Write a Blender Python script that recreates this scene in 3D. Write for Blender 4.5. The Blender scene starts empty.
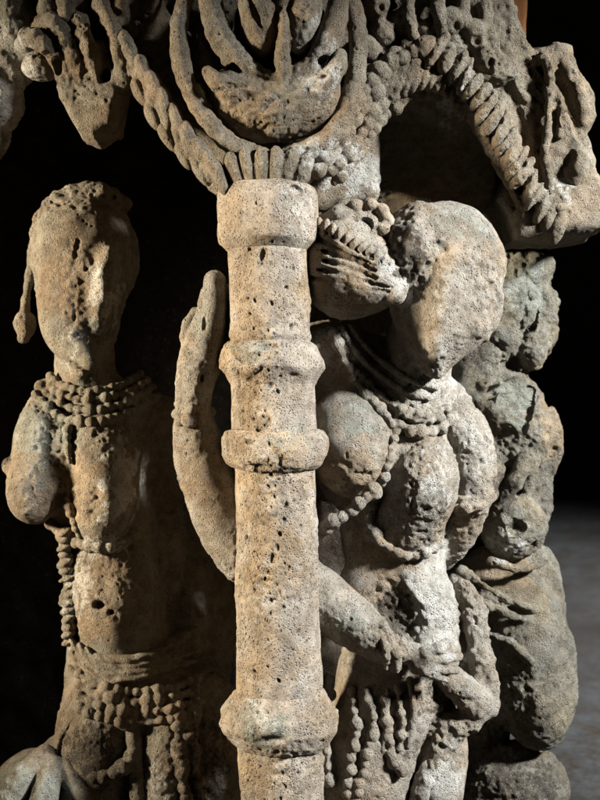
import bpy, math, random, time
import numpy as np

T0 = time.time()
D = 1100.0            # millimetres from the lens to the column
H = 1.15
rng = np.random.default_rng(7)
scene = bpy.context.scene
COL = scene.collection

# ------------------------------------------------------------------ carving kit (signed distances)
def W(x, y, d):
    s = (D + d) / D
    return np.array([(x - 300) * s, d, (400 - y) * s], dtype=np.float64)
def S(d): return (D + d) / D

def rotm(a, yaw=0, pitch=0):
    # a turns clockwise as seen by the viewer; yaw about the vertical; pitch about the sideways axis
    a, yaw, pitch = map(math.radians, (a, yaw, pitch))
    ca, sa = math.cos(a), math.sin(a)
    Ry = np.array([[ca, 0, sa], [0, 1, 0], [-sa, 0, ca]])
    cz, sz = math.cos(yaw), math.sin(yaw)
    Rz = np.array([[cz, -sz, 0], [sz, cz, 0], [0, 0, 1]])
    cx, sx = math.cos(pitch), math.sin(pitch)
    Rx = np.array([[1, 0, 0], [0, cx, -sx], [0, sx, cx]])
    return Ry @ Rz @ Rx

class Carve:
    """A list of solid strokes, blended together and turned into one mesh."""
    def __init__(s): s.ops = []
    def _add(s, fn, lo, hi, k, sub): s.ops.append((fn, np.array(lo, float), np.array(hi, float), k, sub)); return s
    def ell(s, x, y, d, rx, ry, rd, a=0, yaw=0, pitch=0, k=6, sub=False):
        c = W(x, y, d); sc = S(d); r = np.array([rx * sc, rd, ry * sc]); R = rotm(a, yaw, pitch)
        ext = np.sqrt(((R * r) ** 2).sum(1))
        def fn(X, Y, Z):
            x_, y_, z_ = X - c[0], Y - c[1], Z - c[2]
            q = [R[0, i] * x_ + R[1, i] * y_ + R[2, i] * z_ for i in range(3)]
            k0 = np.sqrt(sum((q[i] / r[i]) ** 2 for i in range(3)))
            k1 = np.sqrt(sum((q[i] / r[i] ** 2) ** 2 for i in range(3))) + 1e-9
            return k0 * (k0 - 1) / k1
        return s._add(fn, c - ext, c + ext, k, sub)
    def box(s, x, y, d, hx, hy, hd, a=0, yaw=0, pitch=0, rnd=4, k=4, sub=False):
        c = W(x, y, d); sc = S(d); h = np.array([hx * sc, hd, hy * sc]); R = rotm(a, yaw, pitch)
        ext = np.abs(R) @ h
        rnd = min(rnd, h.min() * .95)
        def fn(X, Y, Z):
            x_, y_, z_ = X - c[0], Y - c[1], Z - c[2]
            q = [np.abs(R[0, i] * x_ + R[1, i] * y_ + R[2, i] * z_) - (h[i] - rnd) for i in range(3)]
            o = np.sqrt(sum(np.maximum(v, 0) ** 2 for v in q))
            return o + np.minimum(np.maximum(np.maximum(q[0], q[1]), q[2]), 0) - rnd
        return s._add(fn, c - ext, c + ext, k, sub)
    def seg(s, A, B, ra, rb, k=4, sub=False, flat=1.0):
        a, b = W(*A), W(*B); ra, rb = ra * S(A[2]), rb * S(B[2])
        ab = b - a; L = (ab ** 2).sum() + 1e-9; m = max(ra, rb)
        def fn(X, Y, Z):
            x_, y_, z_ = X - a[0], Y - a[1], Z - a[2]
            t = np.clip((x_ * ab[0] + y_ * ab[1] + z_ * ab[2]) / L, 0, 1)
            dx, dy, dz = x_ - t * ab[0], y_ - t * ab[1], z_ - t * ab[2]
            r = ra + (rb - ra) * t
            return np.sqrt(dx * dx + (dy / flat) ** 2 + dz * dz) - r
        return s._add(fn, np.minimum(a, b) - m * max(1, flat), np.maximum(a, b) + m * max(1, flat), k, sub)
    def tube(s, pts, k=4, sub=False, flat=1.0, step=14):
        """pts: (x, y, d, r) control points of a smooth limb or cord"""
        P = curve(pts, step)
        for i in range(len(P) - 1):
            s.seg(P[i][:3], P[i + 1][:3], P[i][3], P[i + 1][3], k=(k if i == 0 else min(k, 3)) if not sub else k, sub=sub, flat=flat)
        return s
    def poly(s, pts, d, th, rnd=5, k=4, sub=False, bulge=0):
        """outline extruded between d-th and d+th with softened edges"""
        V = np.array([W(x, y, d)[[0, 2]] for x, y in pts])
        lo = [V[:, 0].min() - rnd, d - th - bulge, V[:, 1].min() - rnd]; hi = [V[:, 0].max() + rnd, d + th, V[:, 1].max() + rnd]
        n = len(V)
        def fn(X, Y, Z):
            x_, z_ = np.broadcast_arrays(X[:, 0, 0][:, None], Z[0, 0, :][None, :])
            dist = np.full(x_.shape, 1e9); ins = np.zeros(x_.shape, bool)
            for i in range(n):
                A, B = V[i], V[(i + 1) % n]; e = B - A
                t = np.clip(((x_ - A[0]) * e[0] + (z_ - A[1]) * e[1]) / (e @ e + 1e-9), 0, 1)
                dist = np.minimum(dist, (x_ - A[0] - t * e[0]) ** 2 + (z_ - A[1] - t * e[1]) ** 2)
                c = (A[1] > z_) != (B[1] > z_)
                ins ^= c & (x_ < (B[0] - A[0]) * (z_ - A[1]) / ((B[1] - A[1]) + 1e-9) + A[0])
            d2 = np.where(ins, -np.sqrt(dist), np.sqrt(dist))[:, None, :]
            q0 = d2 + rnd
            yy = Y - d
            if bulge:
                up = bulge * (1 - np.exp(np.minimum(d2, 0) / (bulge * 1.1)))
                yf = np.where(yy < 0, -yy - up, yy)
            else: yf = np.abs(yy)
            q1 = yf - (th - rnd) + 0 * q0
            return np.sqrt(np.maximum(q0, 0) ** 2 + np.maximum(q1, 0) ** 2) + np.minimum(np.maximum(q0, q1), 0) - rnd
        return s._add(fn, lo, hi, k, sub)
    def beads(s, path, r, gap=None, k=2.2, jit=.3, squash=1.0, seed=1):
        """a string of worn round beads on a cord; path of (x, y, d)"""
        rr = random.Random(seed); gap = gap or 1.75 * r
        P = curve([(*p[:3], r) for p in path], gap)
        s.tube([(*p[:3], r * .55) for p in path], k=1.5, step=gap * 1.5)
        for p in P:
            q = r * (1 + rr.uniform(-jit, jit))
            s.ell(p[0] + rr.uniform(-1, 1) * jit * r * .6, p[1] + rr.uniform(-1, 1) * jit * r * .6, p[2] + rr.uniform(-.2, .1) * r, q, q * squash * rr.uniform(.85, 1.1), q, a=rr.uniform(-30, 30), k=k)
        return s
    def rope(s, path, r, pitch=None, tilt=45, k=2.0, seed=1, lobe=.62, long=1.1):
        """twisted cord or garland: slanting overlapping lobes along a path of (x, y, d)"""
        rr = random.Random(seed); pitch = pitch or r * .8
        P = curve([(*p[:3], p[3] if len(p) > 3 else r) for p in path], pitch)
        s.tube([(*p[:3], (p[3] if len(p) > 3 else r) * .62) for p in path], k=3)
        for i in range(len(P)):
            a, b = P[max(i - 1, 0)], P[min(i + 1, len(P) - 1)]
            ang = math.degrees(math.atan2(b[1] - a[1], b[0] - a[0])); rad = P[i][3]
            s.ell(P[i][0], P[i][1], P[i][2] - rad * .15, rad * long * rr.uniform(.85, 1.2), rad * lobe * rr.uniform(.6, 1.1), rad * rr.uniform(.85, 1.05), a=ang + tilt + rr.uniform(-16, 16), k=k)
        return s
    def build(s, h=None):
        h = h or H
        lo = np.min([o[1] for o in s.ops if not o[4]], 0) - 6 * h; hi = np.max([o[2] for o in s.ops if not o[4]], 0) + 6 * h
        n = np.ceil((hi - lo) / h).astype(int) + 1
        F = np.full(n, 40.0, np.float32)
        ax = [(lo[i] + h * np.arange(n[i])).astype(np.float32) for i in range(3)]
        for fn, a, b, k, sub in s.ops:
            m = 2.0 * k + 5 * h
            i0 = np.maximum(np.floor((a - m - lo) / h).astype(int), 0); i1 = np.minimum(np.ceil((b + m - lo) / h).astype(int) + 1, n)
            if (i1 <= i0 + 1).any(): continue
            sl = tuple(slice(p, q) for p, q in zip(i0, i1))
            v = fn(ax[0][sl[0]][:, None, None], ax[1][sl[1]][None, :, None], ax[2][sl[2]][None, None, :]).astype(np.float32)
            f = F[sl]
            if sub:
                v = -v; t = np.maximum(k - np.abs(f - v), 0) / max(k, 1e-3); F[sl] = np.maximum(f, v) + t * t * k * .25
            else:
                t = np.maximum(k - np.abs(f - v), 0) / max(k, 1e-3); F[sl] = np.minimum(f, v) - t * t * k * .25
        return nets(F, lo, h)

def curve(pts, step):
    P = [np.array(p, float) for p in pts]
    if len(P) == 2:
        n = max(1, int(round(np.hypot(*(P[1] - P[0])[:2]) / step))); return [P[0] + (P[1] - P[0]) * i / n for i in range(n + 1)]
    Q = [2 * P[0] - P[1]] + P + [2 * P[-1] - P[-2]]; fine = []
    for i in range(1, len(Q) - 2):
        a, b, c, e = Q[i - 1:i + 3]
        for t in np.linspace(0, 1, 24, endpoint=False):
            fine.append(.5 * (2 * b + (c - a) * t + (2 * a - 5 * b + 4 * c - e) * t * t + (3 * b - a - 3 * c + e) * t ** 3))
    fine.append(P[-1]); fine = np.array(fine)
    L = np.concatenate([[0], np.cumsum(np.linalg.norm(np.diff(fine[:, :3], axis=0), axis=1))])
    n = max(1, int(round(L[-1] / step)))
    t = np.linspace(0, L[-1], n + 1)
    return [np.array([np.interp(q, L, fine[:, j]) for j in range(fine.shape[1])]) for q in t]

def nets(F, lo, h):
    n = F.shape; ins = F < 0
    cnt = np.zeros(tuple(k - 1 for k in n), np.int8)
    C = [(i, j, k) for i in (0, 1) for j in (0, 1) for k in (0, 1)]
    for i, j, k in C: cnt += ins[i:n[0] - 1 + i, j:n[1] - 1 + j, k:n[2] - 1 + k]
    act = np.argwhere((cnt > 0) & (cnt < 8))
    idx = np.full(cnt.shape, -1, np.int64); idx[act[:, 0], act[:, 1], act[:, 2]] = np.arange(len(act))
    v = {c: F[act[:, 0] + c[0], act[:, 1] + c[1], act[:, 2] + c[2]] for c in C}
    acc = np.zeros((len(act), 3)); num = np.zeros(len(act))
    for c in C:
        for axn in range(3):
            if c[axn]: continue
            e = list(c); e[axn] = 1; e = tuple(e)
            a, b = v[c], v[e]; m = (a < 0) != (b < 0)
            t = np.where(m, a / np.where(m, a - b, 1), 0)
            p = np.array(c, float)[None].repeat(len(act), 0); p[:, axn] += t
            acc += p * m[:, None]; num += m
    V = lo + h * (act + acc / num[:, None])
    g = np.stack([sum((v[c] if c[axn] else -v[c]) for c in C) for axn in range(3)], 1)
    N = g / (np.linalg.norm(g, axis=1, keepdims=True) + 1e-9)
    Q = []
    for axn in range(3):
        o1, o2 = [(1, 2), (2, 0), (0, 1)][axn]
        s0 = [slice(None)] * 3; s1 = [slice(None)] * 3; s0[axn] = slice(0, -1); s1[axn] = slice(1, None)
        ch = ins[tuple(s0)] != ins[tuple(s1)]
        e = np.argwhere(ch); e = e[(e[:, o1] > 0) & (e[:, o2] > 0) & (e[:, o1] < n[o1] - 1) & (e[:, o2] < n[o2] - 1)]
        def cell(a, b):
            q = e.copy(); q[:, o1] -= a; q[:, o2] -= b; return idx[q[:, 0], q[:, 1], q[:, 2]]
        quad = np.stack([cell(1, 1), cell(0, 1), cell(0, 0), cell(1, 0)], 1)
        fl = ~ins[e[:, 0], e[:, 1], e[:, 2]]
        quad[fl] = quad[fl][:, ::-1]; Q.append(quad)
    Q = np.concatenate(Q)
    return V, N, Q

# ------------------------------------------------------------------ weathering
_T = rng.random((4, 64, 64, 64)).astype(np.float32)
def vnoise(P, scale, ch=0, off=0.0):
    q = P / scale + off + 1000; i = np.floor(q).astype(int); f = q - i; f = f * f * (3 - 2 * f); i &= 63; j = (i + 1) & 63
    T = _T[ch]
    def L(a, b, t): return a + (b - a) * t
    x0, y0, z0 = i.T; x1, y1, z1 = j.T; fx, fy, fz = f.T
    return L(L(L(T[x0, y0, z0], T[x1, y0, z0], fx), L(T[x0, y1, z0], T[x1, y1, z0], fx), fy),
             L(L(T[x0, y0, z1], T[x1, y0, z1], fx), L(T[x0, y1, z1], T[x1, y1, z1], fx), fy), fz) * 2 - 1
def pits(P, cell, seed=0, lo=.12, hi=.42, density=.6):
    """small bowl-shaped holes of uneven size; 0 outside, 1 at the middle of a hole"""
    q = P / cell + 500 + seed * 17.3; b = np.floor(q).astype(int); out = np.zeros(len(P))
    for dx in (-1, 0, 1):
        for dy in (-1, 0, 1):
            for dz in (-1, 0, 1):
                c = (b + [dx, dy, dz]); m = (c + seed * 11) & 63
                J = np.stack([_T[t][m[:, 0], m[:, 1], m[:, 2]] for t in (0, 1, 2)], 1); u = _T[3][m[:, 0], m[:, 1], m[:, 2]]
                r = np.where(u < density, lo + (hi - lo) * (u / density) ** 2.5, 1e-3)
                dd = np.linalg.norm(q - (c + J), axis=1)
                out = np.maximum(out, np.clip(1 - (dd / r) ** 2, 0, 1))
    return out
BROKEN = [(412, 250, 34, 1.0, 10, 52), (440, 222, 26, .6, 10, 16), (484, 300, 18, 1.0, 10, 44), (414, 506, 36, .7, 20, 46), (450, 700, 40, .7, 50, 40), (395, 615, 30, 1.1, 40, 40), (40, 475, 36, .55, 90, 50), (440, 300, 40, .3, 0, 60), (85, 500, 20, .8, 70, 24),
          (80, 300, 26, .45, 60, 60), (525, 340, 70, .9, 150, 120), (520, 520, 60, .6, 130, 60), (200, 760, 40, .9, 100, 70), (520, 780, 70, .8, 120, 40),
          (480, 640, 30, .9, 70, 70), (400, 30, 60, .5, 20, 40), (555, 120, 50, .7, 40, 110), (265, 90, 60, .6, -20, 70), (505, 50, 40, .9, 40, 60), (90, 40, 120, .5, 30, 60),
          (470, 515, 24, .8, 80, 24), (50, 205, 60, .3, 90, 24), (520, 710, 60, .6, 110, 60)]
def weather(V, N, rough=1.0, pit=1.0, lump=1.0, chip=1.0):
    V = V.copy()
    dd = lump * (1.6 * vnoise(V, 34, 0) + 1.0 * vnoise(V, 15, 1))
    wear = np.clip(vnoise(V, 45, 2) * 1.6 + .55, 0, 1.4)          # rougher and smoother areas
    dd += rough * wear * (1.0 * vnoise(V, 7.5, 3) + .8 * vnoise(V, 3.6, 0, .37))
    loc = np.zeros(len(V))
    for x, y, r, amt, d, ry in BROKEN:
        c = W(x, y, d); e = np.sqrt(((V[:, 0] - c[0]) / r) ** 2 + ((V[:, 2] - c[2]) / ry) ** 2 + ((V[:, 1] - c[1]) / 80) ** 2)
        loc = np.maximum(loc, np.clip((1.2 - e) / .4, 0, 1) * amt)
    dd += chip * loc * (2.0 * vnoise(V, 9, 1, .5) + 1.7 * vnoise(V, 4.8, 2, .3) - 1.2)
    er = np.clip(vnoise(V, 11, 2, .7) - .33, 0, 1) * np.clip(vnoise(V, 5, 1, .1) + .4, 0, 1)
    dd -= rough * 5.0 * er * wear                               # flaked hollows
    Wp = V + np.stack([vnoise(V, 5, c, .6) for c in (0, 1, 2)], 1) * 1.3; Wp[:, 2] *= .75
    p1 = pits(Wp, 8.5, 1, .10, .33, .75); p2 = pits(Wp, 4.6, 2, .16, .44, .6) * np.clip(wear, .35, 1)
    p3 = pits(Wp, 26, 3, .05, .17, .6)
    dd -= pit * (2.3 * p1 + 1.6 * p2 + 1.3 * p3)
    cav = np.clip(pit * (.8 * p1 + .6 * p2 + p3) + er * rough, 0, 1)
    return V + N * dd[:, None], cav

STAIN_LIGHT = []   # (channel, x, y, d, r, strength): limewash, ochre and lichen patches, plus painted lit and shaded areas
def stain_light(ch, x, y, r, st=1.0, d=60, ry=None): STAIN_LIGHT.append((ch, x, y, d, r, ry or r, st))
def stain_light_at(V):
    A = {c: np.zeros(len(V)) for c in ('pale', 'warm', 'cool', 'dark')}
    wob = V + np.stack([vnoise(V, 14, c, .2) for c in (0, 1, 2)], 1) * 14 + np.stack([vnoise(V, 5, c, .2) for c in (0, 1, 2)], 1) * 6
    for ch, x, y, d, r, ry, st in STAIN_LIGHT:
        c = W(x, y, d); e = np.sqrt(((wob[:, 0] - c[0]) / r) ** 2 + ((wob[:, 2] - c[2]) / ry) ** 2 + ((wob[:, 1] - c[1]) / 110) ** 2)
        A[ch] = np.maximum(A[ch], np.clip((1.15 - e) / .45, 0, 1) * st)
    return A

# ------------------------------------------------------------------ materials
def stone(name, base, warm, grey, bump=1.0, warmth=.5, fine=1.0, pore=.75):
    m = bpy.data.materials.new(name); m.use_nodes = True; nt = m.node_tree; nd = nt.nodes; nd.clear()
    def N(t, **kw):
        o = nd.new(t)
        for a, b in kw.items():
            if a in o.inputs: o.inputs[a].default_value = b
            else: setattr(o, a, b)
        return o
    def link(a, b): nt.links.new(a, b)
    out = N('ShaderNodeOutputMaterial'); bs = N('ShaderNodeBsdfPrincipled'); bs.inputs['Roughness'].default_value = .93
    bs.inputs['Specular IOR Level'].default_value = .12
    link(bs.outputs[0], out.inputs[0])
    tc = N('ShaderNodeTexCoord').outputs['Object']
    def noise(sc, det=4, rough=.6, dist=0.0):
        o = N('ShaderNodeTexNoise'); o.inputs['Scale'].default_value = sc; o.inputs['Detail'].default_value = det; o.inputs['Roughness'].default_value = rough
        o.inputs['Distortion'].default_value = dist; link(tc, o.inputs['Vector']); return o.outputs['Fac']
    def rng_(s, a, b, c=0., d=1.):
        o = N('ShaderNodeMapRange'); o.interpolation_type = 'SMOOTHSTEP'
        link(s, o.inputs['Value']); o.inputs['From Min'].default_value = a; o.inputs['From Max'].default_value = b
        o.inputs['To Min'].default_value = c; o.inputs['To Max'].default_value = d; return o.outputs[0]
    def mth(op, a, b=None, clamp=False):
        o = N('ShaderNodeMath', operation=op); o.use_clamp = clamp
        for i, v in enumerate((a, b)):
            if v is None: continue
            if isinstance(v, (int, float)): o.inputs[i].default_value = v
            else: link(v, o.inputs[i])
        return o.outputs[0]
    def mix(f, a, b, mode='MIX'):
        o = N('ShaderNodeMix', data_type='RGBA', blend_type=mode)
        for s, v in ((o.inputs[0], f), (o.inputs[6], a), (o.inputs[7], b)):
            if isinstance(v, (int, float)): s.default_value = v
            elif isinstance(v, tuple): s.default_value = (*v, 1)
            else: link(v, s)
        return o.outputs[2]
    def attr(n): o = N('ShaderNodeAttribute'); o.attribute_name = n; return o.outputs['Fac']
    c = mix(rng_(noise(14, 5), .5 - .22 * warmth, .72 - .1 * warmth), base, warm)
    c = mix(rng_(noise(33, 5, .65, .6), .52, .7, 0, .8), c, grey)
    br = noise(190, 5, .7)
    # lime, ochre and lichen patches with painted light and shade, broken up by the grain
    def patch(n, lo_=.25, hi_=.75):
        return rng_(mth('ADD', attr(n), mth('MULTIPLY', mth('SUBTRACT', br, .5), 2.4)), lo_, hi_)
    c = mix(mth('MULTIPLY', patch('warm'), .8), c, (.33, .245, .155))
    c = mix(mth('MULTIPLY', patch('cool'), .75), c, (.265, .28, .24))
    c = mix(mth('MULTIPLY', patch('pale'), .85), c, (.55, .53, .48))
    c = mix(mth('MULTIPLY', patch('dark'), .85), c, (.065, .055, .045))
    def vor(sc, rnd=1.0):
        o = N('ShaderNodeTexVoronoi'); o.inputs['Scale'].default_value = sc; link(tc, o.inputs['Vector']); return o.outputs['Distance']
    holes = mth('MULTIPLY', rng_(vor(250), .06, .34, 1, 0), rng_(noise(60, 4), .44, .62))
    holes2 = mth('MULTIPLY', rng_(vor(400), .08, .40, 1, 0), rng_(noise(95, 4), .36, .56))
    # mineral grains
    g = noise(620, 3, .75)
    c = mix(rng_(noise(75, 4, .6), .60, .36, 0, .5), c, (.42, .38, .33), 'MULTIPLY')
    c = mix(rng_(noise(22, 3), .62, .40, 0, .42), c, (.55, .47, .38), 'MULTIPLY')
    c = mix(rng_(g, .56, .72, 0, .42 * fine), c, (.72, .66, .55))
    c = mix(rng_(g, .44, .30, 0, .65 * fine), c, (.09, .068, .05))
    c = mix(rng_(br, .44, .28, 0, .7), c, (.10, .075, .055))
    c = mix(mth('MULTIPLY', holes, .6 * pore), c, (.05, .038, .028)); c = mix(mth('MULTIPLY', holes2, .55 * pore), c, (.06, .045, .032))  # pore colour: part grime, part painted shade
    # grime in the pores, with some of their shade painted in
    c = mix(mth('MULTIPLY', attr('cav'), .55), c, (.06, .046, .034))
    link(c, bs.inputs['Base Color'])
    worn = rng_(noise(17, 2), .40, .58, .12, 1); holes = mth('MULTIPLY', holes, worn)
    h = mth('ADD', mth('MULTIPLY', noise(260, 7, .78), mth('ADD', mth('MULTIPLY', worn, .75), .4)), mth('MULTIPLY', noise(900, 4, .8), .42))
    h = mth('SUBTRACT', h, mth('MULTIPLY', holes, .95 * pore)); h = mth('SUBTRACT', h, mth('MULTIPLY', holes2, .6 * pore))
    b = N('ShaderNodeBump'); b.inputs['Strength'].default_value = min(1, .85 * bump); b.inputs['Distance'].default_value = .0075 * bump
    link(h, b.inputs['Height']); link(b.outputs[0], bs.inputs['Normal'])
    return m
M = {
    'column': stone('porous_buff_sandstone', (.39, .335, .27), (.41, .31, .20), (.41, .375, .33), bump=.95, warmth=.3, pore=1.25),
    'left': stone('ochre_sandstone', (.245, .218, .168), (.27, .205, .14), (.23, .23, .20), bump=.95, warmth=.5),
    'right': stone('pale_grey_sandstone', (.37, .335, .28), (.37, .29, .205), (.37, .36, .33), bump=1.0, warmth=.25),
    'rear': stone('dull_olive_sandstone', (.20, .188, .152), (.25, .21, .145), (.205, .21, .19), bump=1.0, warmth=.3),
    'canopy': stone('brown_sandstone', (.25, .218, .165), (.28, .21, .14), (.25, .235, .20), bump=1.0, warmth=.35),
    'unlit_black': stone('unlit_black_stone', (.03, .026, .022), (.035, .028, .022), (.03, .03, .03), bump=.6, fine=.1),  # near-black colour paints in unlit darkness
    'wall': stone('dark_sandstone', (.12, .098, .075), (.15, .105, .07), (.11, .105, .09), bump=.9, warmth=.3),  # dark brown base colour
}

# ------------------------------------------------------------------ linking
def mesh_from(name, V, Q, mat, attrs, origin):
    me = bpy.data.meshes.new(name)
    V = (V - origin) * .001
    me.vertices.add(len(V)); me.vertices.foreach_set('co', V.astype(np.float32).ravel())
    me.loops.add(Q.size); me.loops.foreach_set('vertex_index', Q.astype(np.int32).ravel())
    me.polygons.add(len(Q)); me.polygons.foreach_set('loop_start', np.arange(0, Q.size, Q.shape[1], dtype=np.int32))
    me.polygons.foreach_set('loop_total', np.full(len(Q), Q.shape[1], np.int32))
    me.polygons.foreach_set('use_smooth', np.ones(len(Q), bool))
    me.update(calc_edges=True); me.validate()
    for k, a in attrs.items():
        t = me.attributes.new(k, 'FLOAT', 'POINT'); t.data.foreach_set('value', a.astype(np.float32))
    me.materials.append(mat)
    return me
def tag(o, label=None, cat=None, group=None, kind=None):
    for k, v in (('label', label), ('category', cat), ('group', group), ('kind', kind)):
        if v: o[k] = v
    return o
def thing(name, x, y, d, label, cat, group=None):
    o = bpy.data.objects.new(name, None); COL.objects.link(o); p = W(x, y, d)
    o.location = tuple(p * .001); o['_o'] = list(p); o.empty_display_size = .05
    return tag(o, label, cat, group)
RELIEF = {}
def relief(V):
    k = D / (D + V[:, 1]); x = ((300 + V[:, 0] * k) / 3).round().astype(int) + 40; y = ((400 - V[:, 2] * k) / 3).round().astype(int) + 40
    G = np.full((320, 400), 999.); ok = (x >= 0) & (x < 320) & (y >= 0) & (y < 400)
    np.minimum.at(G, (x[ok], y[ok]), V[ok, 1]); return G
def on(key, pts, lift=0.0, tuck=0):
    G = RELIEF[key]; P = curve([(p[0], p[1], 0) for p in pts], 6); out = []
    for p in P:
        i, j = int(round(p[0] / 3)) + 40, int(round(p[1] / 3)) + 40
        w = G[i - 1:i + 2, j - 1:j + 2]; w = w[w < 900]; out.append(np.median(w) if len(w) else np.nan)
    v = np.array(out); g = ~np.isnan(v); v = np.interp(np.arange(len(v)), np.arange(len(v))[g], v[g])
    w = np.convolve(np.pad(v, 2, 'edge'), np.ones(5) / 5, 'valid'); v = np.minimum(v, w + 3)
    return [(p[0], p[1], q - lift) for p, q in zip(P, w)]
def part(name, c, mat, parent, rough=1.0, pit=1.0, lump=1.0, h=None, label=None, chip=1.0):
    t = time.time(); V, N, Q = c.build(h)
    if name == 'body': RELIEF[mat] = relief(V)
    V, cav = weather(V, N, rough, pit, lump, chip)
    A = stain_light_at(V); A['cav'] = cav
    p = parent
    while p is not None and '_o' not in p.keys(): p = p.parent
    org = np.array(p['_o']) if p else np.zeros(3)
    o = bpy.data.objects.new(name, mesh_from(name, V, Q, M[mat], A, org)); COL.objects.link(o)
    o.parent = parent
    if label: o['label'] = label
    print('part %-18s %7d verts %.1fs' % (name, len(V), time.time() - t))
    return o

# ================================================================== stains on the stone, with some light and shade painted in
for a in [('pale', 108, 300, 13, .6, 90, 40), ('pale', 78, 345, 10, .5, 90, 30), ('pale', 122, 475, 17, 1, 90, 46), ('pale', 108, 545, 26, .5, 90, 14),  # pale face and breast strips paint in the grazing right light
          ('pale', 76, 590, 14, .6, 90, 55), ('cool', 45, 430, 32, .8, 100, 40), ('cool', 110, 400, 60, .5, 120, 30), ('cool', 40, 790, 55, .9, 100, 40),
          ('warm', 85, 495, 26, .9, 80, 40), ('warm', 95, 625, 30, .8, 100, 22), ('warm', 80, 250, 34, .5, 90, 55), ('pale', 165, 780, 14, .5, 90, 50),  # pale leg patch paints light on its front
          ('dark', 100, 745, 34, .8, 110, 40), ('dark', 6, 465, 10, .9, 100, 14), ('dark', 200, 760, 40, .5, 110, 60),  # first dark patch paints the shadow on the thigh
          ('pale', 432, 600, 30, 1, 60, 80), ('pale', 440, 780, 26, .8, 60, 40), ('pale', 470, 450, 26, .5, 80, 45), ('pale', 420, 385, 40, .8, 80, 26),  # leg and arm patches paint strong light; the belly patch is coating
          ('dark', 398, 610, 20, .8, 60, 34), ('dark', 425, 700, 12, .6, 60, 20), ('warm', 345, 470, 32, .8, 20, 26), ('cool', 355, 410, 28, .7, 20, 26),  # second dark patch paints shade in the gap below the hand
          ('warm', 385, 560, 36, .6, 50, 30), ('cool', 455, 230, 40, .5, 20, 30), ('dark', 408, 250, 16, .8, 0, 26), ('pale', 395, 290, 18, .8, 20, 26),
          ('pale', 370, 185, 40, .9, 90, 26), ('cool', 345, 620, 26, .5, 30, 20), ('pale', 440, 475, 16, .5, 10, 40), ('dark', 430, 520, 22, .5, 20, 34),  # first pale patch paints light on the stone beside the capital
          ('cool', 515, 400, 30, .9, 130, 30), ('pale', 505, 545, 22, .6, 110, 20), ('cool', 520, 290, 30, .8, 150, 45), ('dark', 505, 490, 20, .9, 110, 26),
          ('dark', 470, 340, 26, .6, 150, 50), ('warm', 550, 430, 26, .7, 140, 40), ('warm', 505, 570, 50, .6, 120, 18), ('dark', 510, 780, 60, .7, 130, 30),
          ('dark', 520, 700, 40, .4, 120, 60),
          ('warm', 252, 290, 18, .45, -40, 80), ('warm', 250, 400, 16, .7, -40, 40), ('pale', 300, 210, 22, .35, -40, 40), ('cool', 262, 722, 30, .9, -40, 22), ('pale', 250, 715, 22, .4, -50, 16),  # warm strips paint the left lamp's tint on the column
          ('cool', 255, 352, 26, .6, -40, 10), ('cool', 290, 436, 40, .5, -50, 8), ('warm', 255, 620, 14, .45, -40, 80),  # lower warm strip: same lamp tint painted on
          ('pale', 10, 90, 40, .9, 60, 60), ('cool', 15, 20, 40, .7, 60, 40), ('warm', 120, 40, 40, .6, 60, 30), ('warm', 245, 115, 34, .7, -20, 30),
          ('pale', 320, 60, 20, .6, -20, 60), ('pale', 330, 160, 40, .6, 0, 20), ('pale', 455, 100, 16, .6, 60, 30), ('warm', 560, 100, 30, .5, 60, 70), ('pale', 555, 200, 16, .5, 60, 10),
          ('warm', 205, 460, 26, .5, 40, 60), ('cool', 205, 330, 16, .5, 20, 60)]:
    stain_light(a[0], a[1], a[2], a[3], a[4], a[5], a[6])

# ================================================================== the round column
ax = lambda y: 268 + (y - 200) * 14 / 600
col = thing('column', 285, 905, 0, 'buff porous round stone column with three ring mouldings, standing between the two carved women', 'column')
def rev(profile, c=None, k=2, wob=1.0):
    """turned moulding round the leaning column axis; profile: (y, radius) from top to bottom"""
    c = c or Carve(); ys = np.array([p[0] for p in profile], float); rs = np.array([p[1] for p in profile], float)
    zt, zb = 400 - ys[0], 400 - ys[-1]; m = rs.max()
    def fn(X, Y, Z):
        y = 400 - Z; cx = 268 + (y - 200) * 14 / 600 - 300
        r = np.interp(y.ravel(), ys, rs).reshape(y.shape)
        th = np.arctan2(Y, X - cx)
        r = r + wob * (.8 * np.sin(2 * th + y * .02) + .6 * np.sin(3 * th + 1 + y * .013) + .4 * np.sin(7 * th + y * .05))
        q0 = np.sqrt((X - cx) ** 2 + Y ** 2) - r
        q1 = np.maximum(Z - zt, zb - Z) + 3 + 0 * q0
        q0 = q0 * .85 + 3
        return np.sqrt(np.maximum(q0, 0) ** 2 + np.maximum(q1, 0) ** 2) + np.minimum(np.maximum(q0, q1), 0) - 3
    cx = 275 - 300
    return c._add(fn, [cx - m - 12, -m - 2, zb], [cx + m + 12, m + 2, zt], k, False)
c = rev([(236, 40), (250, 41), (300, 40), (330, 39.5), (337, 41), (342, 38.5), (385, 41.5), (430, 42.5), (470, 40.5), (560, 41), (690, 42), (745, 42), (930, 42)])
c.ell(262, 255, -42, 4, 7, 5, a=20, k=1, sub=True).ell(300, 398, -40, 3, 8, 6, k=1, sub=True).ell(271, 560, -43, 4, 7, 4.5, a=25, k=2, sub=True).ell(266, 572, -43, 4, 5, 4, a=-20, k=2, sub=True).ell(277, 548, -43, 3, 4, 4, k=2, sub=True).ell(259, 583, -42, 2.5, 4, 4, k=2, sub=True)
part('shaft', c, 'column', col, rough=.85, pit=1.35, lump=.8)
c = rev([(187, 47), (196, 51), (236, 52.5), (243, 51), (250, 43), (254, 38)])
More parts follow.
